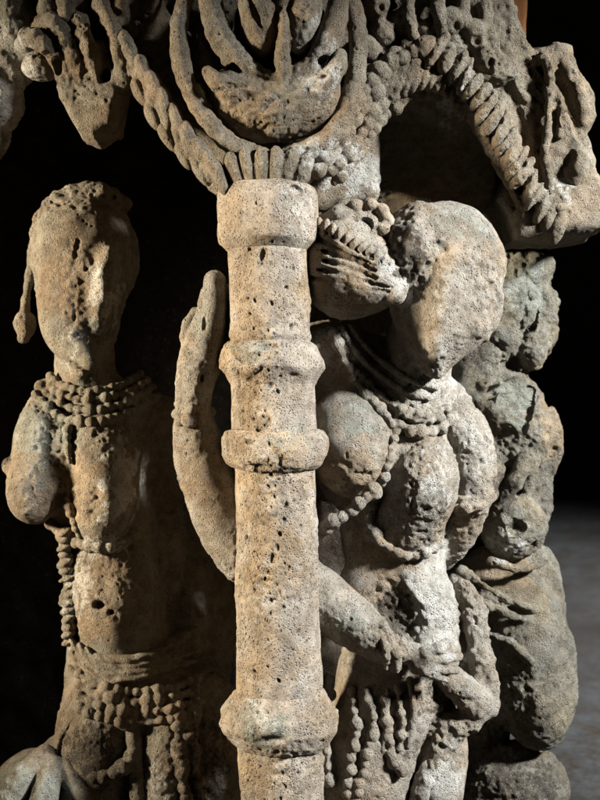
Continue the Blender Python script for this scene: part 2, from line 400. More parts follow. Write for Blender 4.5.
c.ell(240, 243, -46, 14, 4, 6, k=2, sub=True).ell(300, 190, -44, 12, 5, 9, a=10, k=2, sub=True)
part('capital', c, 'column', col, rough=.6, pit=.9, lump=1)
c = rev([(341, 39), (346, 45), (360, 51.5), (368, 51.5), (380, 43), (387, 40)], wob=2.2)
c.ell(236, 354, -44, 8, 5, 7, a=20, k=2, sub=True).ell(298, 376, -42, 10, 4, 7, k=2, sub=True).ell(268, 346, -46, 12, 4, 5, k=2, sub=True)
part('ring', c, 'column', col, rough=1.0, pit=.9, lump=1.4, label='narrow chipped upper ring moulding')
c = rev([(428, 42), (431, 49), (438, 52.5), (455, 53), (464, 49), (470, 41)], wob=1.4)
c.seg((322, 440, -30), (332, 458, -20), 5, 4, sub=True, k=3)
c.ell(252, 467, -48, 16, 4, 7, k=2, sub=True).ell(306, 430, -46, 12, 4, 7, k=2, sub=True).ell(228, 446, -28, 5, 8, 6, k=2, sub=True)
part('ring', c, 'column', col, rough=.9, pit=1.0, lump=1.2, label='rounded middle ring moulding')
c = rev([(688, 42), (696, 48), (709, 57), (724, 58), (736, 50), (744, 42)], wob=1.6)
c.ell(262, 742, -56, 22, 5, 7, a=-6, k=5, sub=True).ell(312, 700, -48, 11, 6, 8, a=30, k=2, sub=True).ell(240, 712, -48, 8, 9, 6, k=3, sub=True)
part('ring', c, 'column', col, rough=.8, pit=.7, lump=1.5, label='bulging lower ring moulding with grey patch')
c = rev([(880, 44), (890, 60), (930, 64), (944, 64)])
part('base', c, 'column', col, rough=.6, h=2.5)

# ================================================================== left woman
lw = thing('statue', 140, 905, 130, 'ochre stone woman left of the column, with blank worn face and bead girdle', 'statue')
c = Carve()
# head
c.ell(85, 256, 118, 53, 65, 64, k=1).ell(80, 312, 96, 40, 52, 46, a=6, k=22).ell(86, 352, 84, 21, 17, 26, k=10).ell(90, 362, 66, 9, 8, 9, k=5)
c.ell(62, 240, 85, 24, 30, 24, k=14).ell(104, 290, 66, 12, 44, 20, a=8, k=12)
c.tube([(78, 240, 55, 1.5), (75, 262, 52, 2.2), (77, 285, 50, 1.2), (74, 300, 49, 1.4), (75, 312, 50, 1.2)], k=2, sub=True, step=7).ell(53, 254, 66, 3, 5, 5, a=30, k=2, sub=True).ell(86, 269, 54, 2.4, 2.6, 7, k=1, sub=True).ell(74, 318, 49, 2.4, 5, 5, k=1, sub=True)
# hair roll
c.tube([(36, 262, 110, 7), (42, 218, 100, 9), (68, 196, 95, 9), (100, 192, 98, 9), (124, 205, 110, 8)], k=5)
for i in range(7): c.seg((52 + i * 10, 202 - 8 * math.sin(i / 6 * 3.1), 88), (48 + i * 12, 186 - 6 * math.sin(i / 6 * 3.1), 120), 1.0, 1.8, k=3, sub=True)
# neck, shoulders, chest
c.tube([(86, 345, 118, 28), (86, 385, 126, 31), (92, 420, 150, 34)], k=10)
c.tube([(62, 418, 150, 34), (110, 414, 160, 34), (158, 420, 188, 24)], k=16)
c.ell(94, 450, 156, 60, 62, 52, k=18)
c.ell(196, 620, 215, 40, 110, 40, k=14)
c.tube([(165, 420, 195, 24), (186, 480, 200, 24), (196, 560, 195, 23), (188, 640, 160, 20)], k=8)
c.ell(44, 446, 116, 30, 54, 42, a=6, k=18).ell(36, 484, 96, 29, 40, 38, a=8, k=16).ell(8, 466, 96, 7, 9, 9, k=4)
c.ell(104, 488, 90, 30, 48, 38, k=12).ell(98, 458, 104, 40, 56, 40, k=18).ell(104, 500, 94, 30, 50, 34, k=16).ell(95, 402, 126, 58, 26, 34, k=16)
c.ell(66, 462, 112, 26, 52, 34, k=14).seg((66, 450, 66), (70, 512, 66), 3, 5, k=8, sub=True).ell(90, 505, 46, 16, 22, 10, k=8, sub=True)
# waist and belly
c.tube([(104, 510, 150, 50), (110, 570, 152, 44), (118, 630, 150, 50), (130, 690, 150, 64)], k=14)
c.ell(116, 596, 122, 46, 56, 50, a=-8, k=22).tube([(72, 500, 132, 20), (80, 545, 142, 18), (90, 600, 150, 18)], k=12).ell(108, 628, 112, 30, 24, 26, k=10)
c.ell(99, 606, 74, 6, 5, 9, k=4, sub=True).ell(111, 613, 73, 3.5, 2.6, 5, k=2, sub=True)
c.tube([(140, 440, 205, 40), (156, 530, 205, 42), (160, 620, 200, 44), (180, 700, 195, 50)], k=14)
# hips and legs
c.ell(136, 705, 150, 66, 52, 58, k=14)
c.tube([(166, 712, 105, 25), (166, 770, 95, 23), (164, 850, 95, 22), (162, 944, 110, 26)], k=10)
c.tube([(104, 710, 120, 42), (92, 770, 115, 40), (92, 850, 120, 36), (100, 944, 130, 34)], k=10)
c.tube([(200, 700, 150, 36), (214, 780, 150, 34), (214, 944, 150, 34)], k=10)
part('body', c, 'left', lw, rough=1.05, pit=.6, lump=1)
c = Carve()
c.tube([(34, 262, 118, 8), (27, 290, 120, 3.6), (25, 312, 117, 3.6)], k=3).ell(25, 326, 114, 11, 14, 12, k=3).ell(23, 338, 112, 7, 6, 7, k=2).ell(33, 255, 116, 7, 15, 10, k=3)
part('earring', c, 'left', lw, rough=.7, pit=.5)
c = Carve()
for j, (o, r) in enumerate([(0, 4.2), (9, 4.6), (19, 5.2), (31, 5.2)]):
    c.beads(on('left', [(50 - j * 5, 376 + o * .6), (64 - j, 386 + o), (88, 391 + o), (118, 386 + o), (140 + j * 6, 374 + o * .7)], 1.5), r, seed=j, gap=r * 1.9)
c.beads(on('left', [(70, 422), (67, 440), (70, 462)], 2), 4.5, seed=9)
part('necklace', c, 'left', lw, rough=.4, pit=.3, lump=.4, chip=0)
c = Carve()
c.beads(on('left', [(50, 524), (66, 536), (90, 546), (114, 546), (136, 534)], 2), 6.5, gap=10, seed=3)
c.beads(on('left', [(82, 540), (74, 522), (66, 500)], 2), 4.5, seed=5)
part('breast_band', c, 'left', lw, rough=.5, pit=.5, lump=.6, chip=0)
c = Carve()
c.rope([(66, 532, 96, 8), (66, 560, 104, 7.5), (70, 590, 102, 9), (70, 620, 100, 9.5), (69, 642, 102, 7)], 8, pitch=8, seed=4, tilt=76)
part('hanging_cord', c, 'left', lw, rough=.7, pit=.5, lump=.6)
c = Carve()
for j in range(4):
    c.rope(on('left', [(76 + j, 646 + j * 9), (100, 658 + j * 8), (132, 659 + j * 6), (162, 648 + j * 7), (186, 632 + j * 10)], -1), 7.5, pitch=11, seed=20 + j, tilt=16, lobe=.5, long=1.6, k=3)
part('sash', c, 'left', lw, rough=.8, pit=.5, lump=.8)
c = Carve()
for j, r in enumerate([6, 6.6, 6.6, 6]):
    c.beads(on('left', [(80, 674 + j * 11), (98, 684 + j * 10), (130, 692 + j * 10), (165, 690 + j * 10), (196, 678 + j * 12)], 2), r, seed=30 + j, gap=r * 1.75)
c.ell(128, 722, 78, 12, 9, 9, k=3)
part('bead_girdle', c, 'left', lw, rough=.45, pit=.3, lump=.6, chip=.3)
c = Carve()
c.tube([(132, 725, 86, 9), (136, 760, 84, 7), (138, 800, 84, 8), (134, 860, 84, 9)], k=3)
c.beads([(196, 700, 104), (190, 730, 84), (196, 770, 84), (206, 830, 90), (210, 880, 90)], 8, seed=41, gap=10, jit=.4)
c.beads([(180, 716, 82), (180, 760, 76), (188, 810, 76), (192, 870, 80)], 6.5, seed=42, gap=9, jit=.4)
c.beads([(76, 762, 82), (92, 776, 76), (118, 772, 74), (130, 756, 78)], 7, seed=43, gap=12, jit=.3)
c.rope([(100, 700, 82), (82, 730, 80), (74, 765, 82)], 6, pitch=8, seed=44, tilt=15)
c.rope([(84, 704, 86), (62, 735, 88), (56, 760, 90)], 6, pitch=9, seed=45, tilt=15)
part('skirt_tassels', c, 'left', lw, rough=.7, pit=.5, lump=.8, chip=.5)

# broad leaf-like hand low on the left
hd = thing('carved_leaf', 40, 905, 110, 'greenish ribbed carved leaf at the lower left corner beside the left woman', 'carving')
c = Carve()
c.ell(42, 790, 112, 50, 42, 34, k=1).ell(70, 752, 118, 26, 22, 22, k=12).tube([(44, 756, 84, 12), (14, 790, 74, 14), (-6, 850, 80, 15)], k=6).tube([(52, 764, 76, 10), (44, 800, 66, 14), (40, 850, 76, 15)], k=5)
c.tube([(66, 766, 80, 10), (84, 804, 74, 12), (88, 850, 80, 13)], k=5).tube([(38, 850, 110, 40), (46, 944, 120, 40)], k=10)
c.seg((36, 776, 62), (26, 812, 56), 3.5, 4, k=4, sub=True).seg((58, 778, 62), (66, 815, 56), 3, 4, k=4, sub=True)
part('leaf', c, 'left', hd, rough=.6, pit=.5)

# ================================================================== right woman
rw = thing('statue', 400, 905, 90, 'pale grey stone woman right of the column, with bowed head and large chignon', 'statue')
c = Carve()
c.ell(447, 262, 36, 57, 60, 58, a=-18, k=1).ell(450, 312, 28, 42, 46, 42, a=18, k=20).ell(438, 348, 20, 22, 28, 26, a=14, k=14).ell(437, 370, 12, 9, 9, 10, k=6)
c.ell(408, 258, 18, 26, 42, 36, a=8, k=14).ell(438, 306, 26, 47, 50, 42, a=10, k=14).ell(470, 308, 24, 25, 38, 34, a=16, k=14).ell(444, 304, -12, 11, 54, 12, a=12, k=20).ell(412, 246, 14, 30, 44, 40, a=10, k=14).tube([(482, 262, 2, 10), (491, 296, 14, 11), (480, 334, 24, 11)], k=10)
c.ell(404, 246, -16, 4, 6, 4, a=20, k=3, sub=True)
c.ell(478, 324, 2, 12, 14, 14, a=20, k=6).seg((430, 262, -30), (398, 292, -12), 2, 5, k=3, sub=True)
c.ell(492, 315, 30, 9, 20, 14, a=20, k=5)
# neck and shoulders
c.tube([(420, 340, 62, 34), (410, 385, 72, 38), (402, 420, 84, 44)], k=12)
c.tube([(322, 356, 72, 36), (380, 380, 82, 42), (440, 406, 84, 29)], k=16)
c.ell(385, 450, 98, 74, 74, 54, k=16)
c.ell(344, 352, 54, 34, 28, 26, a=20, k=10)
# breasts
c.ell(350, 442, 46, 43, 55, 46, a=-8, k=12).ell(352, 456, 36, 32, 38, 36, k=10)
c.ell(420, 488, 60, 37, 56, 50, a=12, k=10).ell(410, 525, 62, 32, 32, 36, k=12)
# arm on the right
c.tube([(444, 410, 86, 24), (466, 436, 80, 25), (473, 475, 76, 23), (470, 500, 80, 21)], k=8).tube([(470, 498, 84, 20), (462, 528, 96, 18), (440, 556, 125, 15)], k=3)
# waist
c.tube([(392, 530, 96, 52), (398, 580, 92, 46), (402, 620, 92, 52), (398, 680, 98, 62)], k=14)
c.ell(424, 610, 66, 34, 60, 34, a=-12, k=14).ell(432, 652, 52, 28, 28, 30, k=10).ell(372, 590, 70, 34, 44, 26, k=12)
c.ell(394, 620, 30, 20, 32, 12, a=-20, k=14, sub=True)
# crossing forearm and hand
c.tube([(300, 380, 78, 30), (284, 470, 72, 28), (284, 560, 52, 30), (322, 600, 40, 28), (362, 628, 22, 25), (396, 648, 12, 17)], k=6)
c.ell(416, 655, 12, 18, 12, 12, a=20, k=5)
for i, (x1, y1, x2, y2) in enumerate([(436, 650, 447, 643), (440, 660, 458, 656), (436, 668, 456, 671), (428, 672, 446, 679)]):
    c.tube([(416, 656 + i * 4, 8, 7), (x1, y1, 0, 6), (x2, y2, 8, 4.5)], k=2.5)
# raised arm left of the column
c.tube([(284, 572, 60, 30), (244, 545, 52, 33), (216, 498, 40, 30), (200, 450, 30, 25), (192, 414, 22, 17)], k=8)
c.tube([(192, 412, 22, 17), (195, 385, 18, 19), (203, 352, 10, 21), (208, 325, 8, 17)], k=4)
c.tube([(206, 345, 2, 12), (214, 310, 0, 12), (214, 282, 2, 11.5)], k=4).tube([(194, 365, 14, 9), (187, 335, 20, 7.5), (195, 312, 22, 6)], k=3)
c.tube([(206, 330, 14, 9), (205, 305, 16, 8), (207, 292, 16, 7)], k=2).tube([(222, 330, 14, 9), (226, 305, 20, 8), (224, 290, 22, 7)], k=2).tube([(216, 360, 16, 9), (226, 345, 22, 8), (232, 325, 26, 7)], k=2)
c.seg((201, 380, -2), (205, 318, -10), 2.2, 2, k=2, sub=True)
# hips and legs
c.ell(388, 735, 108, 74, 62, 52, k=14)
c.tube([(382, 700, 70, 42), (366, 780, 66, 44), (362, 944, 90, 42)], k=10)
c.tube([(405, 700, 50, 28), (396, 745, 48, 24), (372, 810, 60, 22)], k=10)
c.tube([(446, 730, 84, 20), (444, 770, 60, 22), (436, 830, 56, 24), (432, 944, 80, 28)], k=8)
part('body', c, 'right', rw, rough=.95, pit=.6, lump=1)
# chignon
c = Carve()
c.ell(346, 264, 22, 48, 56, 50, a=-6, k=1).ell(374, 276, 8, 32, 36, 36, a=20, k=14).ell(396, 290, -8, 13, 15, 14, k=6)
for j in range(9):
    y0 = 236 + j * 9
    c.tube([(308, y0 - 10 + j * 1.2, -2, 2.0), (336, y0 + 1, -27, 2.6), (366, y0 + 14 - j, -28, 2.5), (390, y0 + 32 - j * 4.2, -19, 1.6)], k=2, sub=True, step=9)
hr = part('chignon', c, 'right', rw, rough=.5, pit=.4, lump=.6)
c = Carve()
c.rope([(312, 220, -10), (332, 230, -22), (352, 242, -27), (376, 254, -26), (396, 268, -14)], 6.5, pitch=9, tilt=75, seed=51)
c.rope([(314, 230, -12), (332, 240, -25), (352, 252, -30), (376, 264, -27), (394, 278, -16)], 3.2, pitch=40, tilt=5, seed=56)
part('hair_band', c, 'right', rw, rough=.5, pit=.4, lump=.6)
c = Carve()
for k_ in range(9):
    a = k_ / 9 * 2 * math.pi; c.ell(366 + 21 * math.cos(a), 220 + 15 * math.sin(a), -6, 9, 8, 10, k=2.5)
c.ell(364, 224, -4, 17, 14, 12, k=3).ell(366, 224, -16, 8, 7, 7, k=1, sub=True).ell(340, 216, 0, 14, 12, 16, k=3).ell(352, 208, 18, 20, 10, 16, k=4)
part('hair_flower', c, 'right', rw, rough=.8, pit=.5, lump=.8)
# necklaces
c = Carve()
c.tube([(*p, 3.6) for p in on('right', [(342, 330), (358, 354), (378, 374), (402, 390), (430, 398)], 0)], k=2)
c.tube([(*p, 3.4) for p in on('right', [(350, 326), (368, 350), (388, 366), (410, 380), (436, 388)], 0)], k=2)
c.beads(on('right', [(334, 334), (344, 360), (358, 384), (376, 404), (392, 424)], 2), 6, seed=64, gap=10.5)
c.beads(on('right', [(352, 366), (372, 388), (394, 406), (420, 414), (446, 408)], 1.5), 4.8, seed=65, gap=8.5)
c.beads(on('right', [(400, 424), (416, 432), (434, 430), (450, 420)], 2), 6.5, seed=66, gap=11)
c.beads(on('right', [(398, 412), (418, 420), (440, 418)], 2), 4.6, seed=67, gap=8.5)
c.beads(on('right', [(394, 440), (388, 462), (380, 484), (374, 496)], 2), 5.5, seed=71, gap=10)
c.ell(396, 426, on('right', [(394, 424), (398, 428)])[0][2] + 2, 8, 13, 6, a=15, k=2)
part('necklace', c, 'right', rw, rough=.55, pit=.3, lump=.5, chip=.2)
c = Carve()
c.beads([(312, 536, 26), (330, 524, 12), (348, 512, 6), (364, 500, 4), (374, 490, 8)], 7.5, seed=72, gap=10.5, jit=.25)
c.beads(on('right', [(376, 498), (370, 518), (376, 536), (390, 549), (408, 556), (424, 554), (440, 544)], 2), 6.2, seed=73, gap=9.5, jit=.3)
part('breast_band', c, 'right', rw, rough=.5, pit=.3, lump=.5, chip=0)
c = Carve()
c.tube([(450, 502, 76, 6), (460, 508, 60, 7), (474, 506, 58, 7), (492, 494, 78, 6)], k=2)
c.tube([(448, 494, 78, 4), (460, 500, 60, 4), (474, 498, 57, 4), (492, 488, 78, 4)], k=2)
part('armlet', c, 'right', rw, rough=1, pit=.5)
c = Carve()
c.tube([(388, 640, 2, 6), (396, 654, -4, 6), (396, 668, 4, 6)], k=2).beads([(380, 632, 2), (386, 650, -8), (386, 668, 0)], 4, seed=75)
part('bracelet', c, 'right', rw, rough=.4, pit=.4, chip=0)
c = Carve()
c.beads([(176, 414, 30), (184, 420, 6), (196, 420, 6), (208, 412, 26)], 6, seed=76).tube([(177, 404, 28, 4), (186, 408, 6, 4), (198, 408, 6, 4), (207, 402, 26, 4)], k=2)
part('bracelet', c, 'right', rw, rough=.4, pit=.4, chip=0)
# girdle cords over the skirt
c = Carve()
c.beads(on('right', [(352, 690), (356, 730), (350, 770), (346, 830)], 1), 5.5, seed=81, gap=12, jit=.4)
c.beads(on('right', [(366, 690), (374, 725), (366, 760), (356, 800), (350, 850)], 1), 5, seed=82, gap=10, jit=.4)
c.beads(on('right', [(384, 700), (388, 730), (392, 755), (402, 770)], 1), 6.5, seed=83, gap=11, jit=.4)
c.beads(on('right', [(398, 690), (402, 720), (400, 748)], 1), 5, seed=84, gap=11, jit=.4)
c.tube([(388, 690, 22, 3), (386, 730, 20, 3), (380, 765, 24, 3)], k=2).tube([(410, 680, 20, 4), (414, 712, 20, 4), (408, 745, 24, 4)], k=2)
c.beads([(330, 680, 44), (326, 720, 36), (330, 780, 30)], 6, seed=85, gap=14, jit=.4)
part('girdle_cords', c, 'right', rw, rough=.6, pit=.4, lump=.6, chip=.3)
# sash end looped at the hip
c = Carve()
c.tube([(466, 590, 92, 10), (474, 612, 84, 13), (480, 650, 74, 13), (487, 690, 64, 13)], k=4)
c.tube([(436, 668, 44, 11), (455, 684, 44, 15), (474, 700, 50, 17), (486, 704, 60, 13)], k=5)
c.tube([(478, 712, 56, 11), (458, 724, 58, 15), (430, 720, 66, 16), (405, 716, 74, 16)], k=5)
c.tube([(452, 730, 58, 13), (436, 762, 50, 11), (420, 800, 48, 12), (412, 860, 56, 12)], k=5)
c.seg((478, 610, 66), (484, 680, 48), 2.5, 2.5, k=2, sub=True)
part('sash_end', c, 'right', rw, rough=1.2, pit=.8, lump=1.4)

# ================================================================== third figure, behind on the right
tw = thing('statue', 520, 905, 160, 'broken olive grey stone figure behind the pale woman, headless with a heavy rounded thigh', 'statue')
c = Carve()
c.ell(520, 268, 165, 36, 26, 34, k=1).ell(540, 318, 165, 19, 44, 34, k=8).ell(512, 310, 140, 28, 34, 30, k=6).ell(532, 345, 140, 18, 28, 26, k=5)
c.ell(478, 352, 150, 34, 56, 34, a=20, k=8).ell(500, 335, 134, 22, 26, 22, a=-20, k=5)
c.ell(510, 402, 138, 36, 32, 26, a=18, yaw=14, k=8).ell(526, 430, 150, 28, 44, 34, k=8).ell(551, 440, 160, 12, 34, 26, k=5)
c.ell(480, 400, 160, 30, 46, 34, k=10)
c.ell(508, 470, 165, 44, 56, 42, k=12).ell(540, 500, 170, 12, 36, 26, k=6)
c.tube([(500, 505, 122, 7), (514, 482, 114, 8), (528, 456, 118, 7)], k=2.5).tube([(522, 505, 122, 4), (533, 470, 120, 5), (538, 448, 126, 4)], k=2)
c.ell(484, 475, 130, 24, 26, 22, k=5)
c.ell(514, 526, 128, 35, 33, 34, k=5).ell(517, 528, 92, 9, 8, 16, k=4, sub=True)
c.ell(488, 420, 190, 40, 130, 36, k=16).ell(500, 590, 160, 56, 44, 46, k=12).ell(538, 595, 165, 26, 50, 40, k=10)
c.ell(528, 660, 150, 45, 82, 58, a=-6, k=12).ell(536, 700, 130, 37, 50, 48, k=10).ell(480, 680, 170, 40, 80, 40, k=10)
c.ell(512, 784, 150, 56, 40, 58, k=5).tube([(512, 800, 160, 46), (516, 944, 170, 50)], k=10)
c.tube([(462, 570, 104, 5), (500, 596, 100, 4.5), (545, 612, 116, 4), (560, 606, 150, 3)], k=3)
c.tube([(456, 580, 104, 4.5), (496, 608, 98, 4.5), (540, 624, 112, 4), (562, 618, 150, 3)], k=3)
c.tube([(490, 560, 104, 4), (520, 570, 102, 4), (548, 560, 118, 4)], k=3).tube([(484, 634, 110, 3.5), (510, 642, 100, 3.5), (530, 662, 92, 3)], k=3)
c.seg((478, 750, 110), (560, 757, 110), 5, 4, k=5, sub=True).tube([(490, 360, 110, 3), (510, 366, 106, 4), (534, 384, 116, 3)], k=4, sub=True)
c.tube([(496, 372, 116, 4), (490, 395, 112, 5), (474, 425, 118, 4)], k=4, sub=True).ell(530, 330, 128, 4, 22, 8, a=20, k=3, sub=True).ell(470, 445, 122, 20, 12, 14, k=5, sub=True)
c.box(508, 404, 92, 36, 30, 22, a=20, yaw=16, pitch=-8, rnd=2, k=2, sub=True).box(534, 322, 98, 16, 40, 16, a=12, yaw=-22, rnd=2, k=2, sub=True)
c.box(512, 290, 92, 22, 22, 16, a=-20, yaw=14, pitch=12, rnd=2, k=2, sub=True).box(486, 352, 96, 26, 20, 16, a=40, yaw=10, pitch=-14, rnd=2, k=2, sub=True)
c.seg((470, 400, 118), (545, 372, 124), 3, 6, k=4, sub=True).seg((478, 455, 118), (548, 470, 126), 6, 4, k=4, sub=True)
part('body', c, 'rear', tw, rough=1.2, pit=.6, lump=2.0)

# ================================================================== carved canopy above
cn = thing('canopy', 300, 190, 60, 'brown carved stone canopy over the column capital, with lotus medallion and twisted garlands', 'canopy')
c = Carve()
# projecting slab and its hollow underside
c.box(392, -40, 120, 98, 88, 96, rnd=14, k=6)
c.poly([(340, 150), (352, 120), (385, 84), (432, 62), (470, 60), (496, 108), (510, 160), (500, 250), (590, 238), (588, 205), (555, 140), (512, 66), (484, -20), (340, -20), (322, 120), (322, 172)], 110, 90, rnd=10, k=8)
c.poly([(490, 205), (520, 170), (586, 195), (588, 226), (578, 240), (505, 240)], 80, 50, rnd=7, k=6)
c.box(440, 150, 205, 110, 100, 20, rnd=8, k=6).box(430, 130, 131, 70, 34, 122, pitch=-28, rnd=6, k=8)
c.tube([(318, 190, 60, 20), (338, 146, 52, 24), (376, 96, 48, 26), (440, 66, 46, 24), (486, 84, 46, 24), (516, 150, 50, 22), (548, 214, 60, 18)], k=10)
c.box(250, -40, 120, 60, 80, 70, rnd=14, k=8).box(90, -50, 120, 130, 76, 60, rnd=16, k=8)
c.ell(270, 100, 84, 100, 110, 40, k=12).tube([(100, 0, 90, 50), (160, 60, 84, 40), (210, 120, 76, 34)], k=12)
c.box(345, 178, 96, 32, 34, 50, rnd=10, k=14)
part('slab', c, 'canopy', cn, rough=1.0, pit=.8, lump=1.8, h=1.6)
c = Carve()
c.tube([(192, -30, 0, 9), (180, 20, -12, 8.5), (182, 66, -20, 8.5), (198, 106, -24, 9), (226, 140, -22, 10), (262, 160, -16, 12)], k=4)
c.tube([(340, -30, 0, 9), (354, 10, -12, 9), (358, 60, -18, 9), (346, 108, -20, 9.5), (322, 142, -16, 10), (284, 160, -14, 12)], k=4)
c.tube([(220, -30, 6, 6), (206, 10, -2, 6), (204, 50, -4, 6), (214, 84, -8, 6), (236, 120, -8, 7)], k=3)
part('medallion_ring', c, 'canopy', cn, rough=.8, pit=.7, lump=1)
c = Carve()
c.ell(275, 106, -8, 60, 36, 32, k=1).ell(240, 96, -14, 32, 26, 24, a=25, k=10).ell(312, 94, -14, 30, 34, 24, a=-20, k=10)
c.ell(280, 40, 10, 50, 60, 14, k=4)
c.tube([(232, 92, -34, 11), (216, 82, -36, 9), (207, 72, -30, 6)], k=5).tube([(322, 86, -30, 11), (336, 70, -32, 9), (340, 56, -26, 6)], k=5)
c.tube([(208, -8, -12, 11), (216, 26, -20, 13), (234, 56, -24, 12), (264, 80, -24, 9)], k=4).tube([(340, -8, -10, 10), (334, 26, -20, 12), (320, 54, -24, 11), (298, 78, -24, 9)], k=4)
c.ell(258, 20, -18, 20, 38, 24, a=-10, k=3).ell(304, 18, -16, 18, 38, 22, a=10, k=3).ell(283, 52, -26, 8, 46, 20, k=4).ell(283, 4, -8, 12, 40, 24, k=4)
c.seg((250, 0, -38), (268, 50, -42), 2.4, 3, k=2.5, sub=True).seg((260, -6, -42), (274, 44, -42), 2, 2.4, k=2.5, sub=True).seg((310, -4, -38), (294, 48, -40), 2.2, 2.6, k=2.5, sub=True)
c.tube([(216, 92, -40, 2.4), (240, 84, -42, 3), (270, 92, -46, 2.6), (300, 86, -44, 3), (326, 76, -38, 2)], k=3, sub=True)
c.tube([(226, 112, -34, 2.6), (250, 100, -44, 3), (276, 108, -46, 2.4)], k=3, sub=True).tube([(330, 104, -34, 2.6), (310, 98, -42, 3), (288, 110, -46, 2.4)], k=3, sub=True)
c.ell(236, 70, -22, 8, 6, 12, a=35, k=3, sub=True).ell(322, 62, -22, 8, 6, 12, a=-45, k=3, sub=True).ell(276, 128, -40, 3, 14, 8, k=3, sub=True)
part('lotus_bud', c, 'canopy', cn, rough=1.0, pit=.7, lump=1.2)
c = Carve()
for i in range(6):
    x = 236 + i * 13; c.ell(x, 172 - 6 * math.sin(i / 5 * 3.1), -34 + abs(i - 2.5) * 3, 10, 22, 14, a=(i - 2.5) * 9, k=2.5)
c.ell(270, 176, 0, 44, 18, 40, k=5)
part('petal_collar', c, 'canopy', cn, rough=1.0, pit=.6, lump=1)
# left twisted garland
c = Carve()
c.rope([(92, 14, 46, 10), (116, 34, 28, 11), (134, 62, 12, 11), (152, 96, 2, 12), (176, 130, -4, 12), (204, 162, -10, 12), (228, 184, -14, 10)], 11, pitch=14, tilt=32, seed=91, lobe=.48, k=4, long=1.4)
rr = random.Random(5)
for x, y, a in [(108, 26, 62), (124, 46, 64), (138, 66, 66), (150, 84, 70), (160, 100, 76), (172, 116, 74), (184, 134, 72), (196, 148, 66), (206, 162, 72), (216, 176, 76)]:
    c.ell(x + 5, y + 2, 4 - y * .17, 18 * rr.uniform(.85, 1.15), 7.2 * rr.uniform(.85, 1.15), 13, a=a + rr.uniform(-7, 7), k=1.5)
c.tube([(96, 30, 60, 9), (132, 74, 44, 9), (172, 136, 26, 9), (222, 184, 8, 9)], k=5)
for x, y, a in [(140, 92, 60), (154, 116, 64), (168, 138, 60), (184, 156, 62), (202, 174, 58)]:
    c.ell(x, y, 14 - y * .12, 15, 6.5, 11, a=a, k=1.5)
part('garland', c, 'canopy', cn, rough=.7, pit=.7, lump=1, label='twisted garland left of the medallion')
# left foliage scroll and block
c = Carve()
c.poly([(56, 64), (84, 42), (116, 48), (130, 84), (118, 132), (98, 142), (82, 138), (64, 106)], 52, 34, rnd=9, k=3)
for i, (x0, y0, x1, y1, x2, y2, x3, y3) in enumerate([(20, 52, 30, 36, 46, 46, 62, 66), (34, 38, 48, 20, 64, 36, 84, 78), (62, 24, 76, 18, 88, 44, 98, 84), (92, 14, 106, 16, 120, 50, 124, 84)]):
    c.tube([(x0, y0, 50, 8), (x1, y1, 22, 9.5), (x2, y2, 12, 9), (x3, y3, 26, 8)], k=3)
c.ell(57, 66, 14, 6, 8, 16, k=3, sub=True).ell(104, 74, 14, 6, 8, 16, k=3, sub=True)
c.ell(58, 50, 60, 34, 26, 30, k=8).ell(40, 68, 40, 20, 14, 18, k=4)
part('leaf_scroll', c, 'canopy', cn, rough=1.0, pit=.7, lump=1.3)
c = Carve()
c.ell(6, 60, 70, 44, 26, 36, k=1).ell(18, 30, 56, 30, 26, 30, k=8).ell(2, 96, 66, 22, 34, 34, k=7).ell(16, 82, 54, 12, 14, 16, k=5).ell(-4, 130, 80, 14, 30, 24, k=6).ell(4, 6, 50, 40, 20, 30, k=8)
for i, x in enumerate([14, 50, 80, 110, 134, 150]):
    c.ell(x, -2 + (i % 2) * 4, 30 + i * 3, 15, 22, 24, a=12, k=4)
c.tube([(98, -20, 20, 7), (104, 14, 14, 8), (118, 24, 14, 6)], k=3).tube([(124, -20, 20, 7), (120, 10, 20, 7), (134, 30, 20, 5)], k=3).tube([(60, -14, 16, 8), (68, 12, 16, 9), (56, 26, 24, 7)], k=3)
part('upper_frieze', c, 'canopy', cn, rough=1.0, pit=.7, lump=1.6, label='lumpy pale frieze at the upper left')
# right arch of beads and garland
c = Carve()
c.beads([(318, 168, -8), (336, 150, -4), (350, 128, 0), (362, 106, 4), (384, 84, 8), (408, 68, 10), (438, 60, 14)], 9, seed=101, gap=12, jit=.35)
c.beads([(330, 172, 2), (350, 150, 6), (364, 128, 8), (376, 108, 10), (398, 92, 14), (424, 80, 16)], 7.5, seed=102, gap=12, jit=.35)
c.beads([(360, 88, 8), (384, 62, 8), (420, 46, 8), (456, 44, 12)], 10, seed=103, gap=15, jit=.35)
c.beads([(322, 152, -12), (338, 132, -10), (354, 106, -4), (368, 84, 0), (392, 62, 2), (424, 48, 4)], 9, seed=120, gap=13, jit=.3)
for i in range(9):
    t = i / 8; c.ell(392 + 66 * t, 84 - 20 * t + 14 * t * t, 10, 6, 15, 10, a=28 - 10 * t, k=3)
c.beads([(334, 182, 14), (352, 160, 16), (370, 136, 18), (388, 112, 20), (412, 96, 22), (440, 92, 24)], 6, seed=121, gap=10, jit=.4)
part('bead_arch', c, 'canopy', cn, rough=.7, pit=.5, lump=1, chip=.3)
c = Carve()
c.rope([(430, 52, 16, 11), (456, 66, 14, 12), (480, 96, 14, 12), (500, 130, 16, 12), (518, 166, 22, 12), (536, 200, 30, 12), (556, 222, 38, 11)], 12, pitch=13, tilt=52, seed=104, lobe=.52, k=5, long=1.15)
rr = random.Random(8)
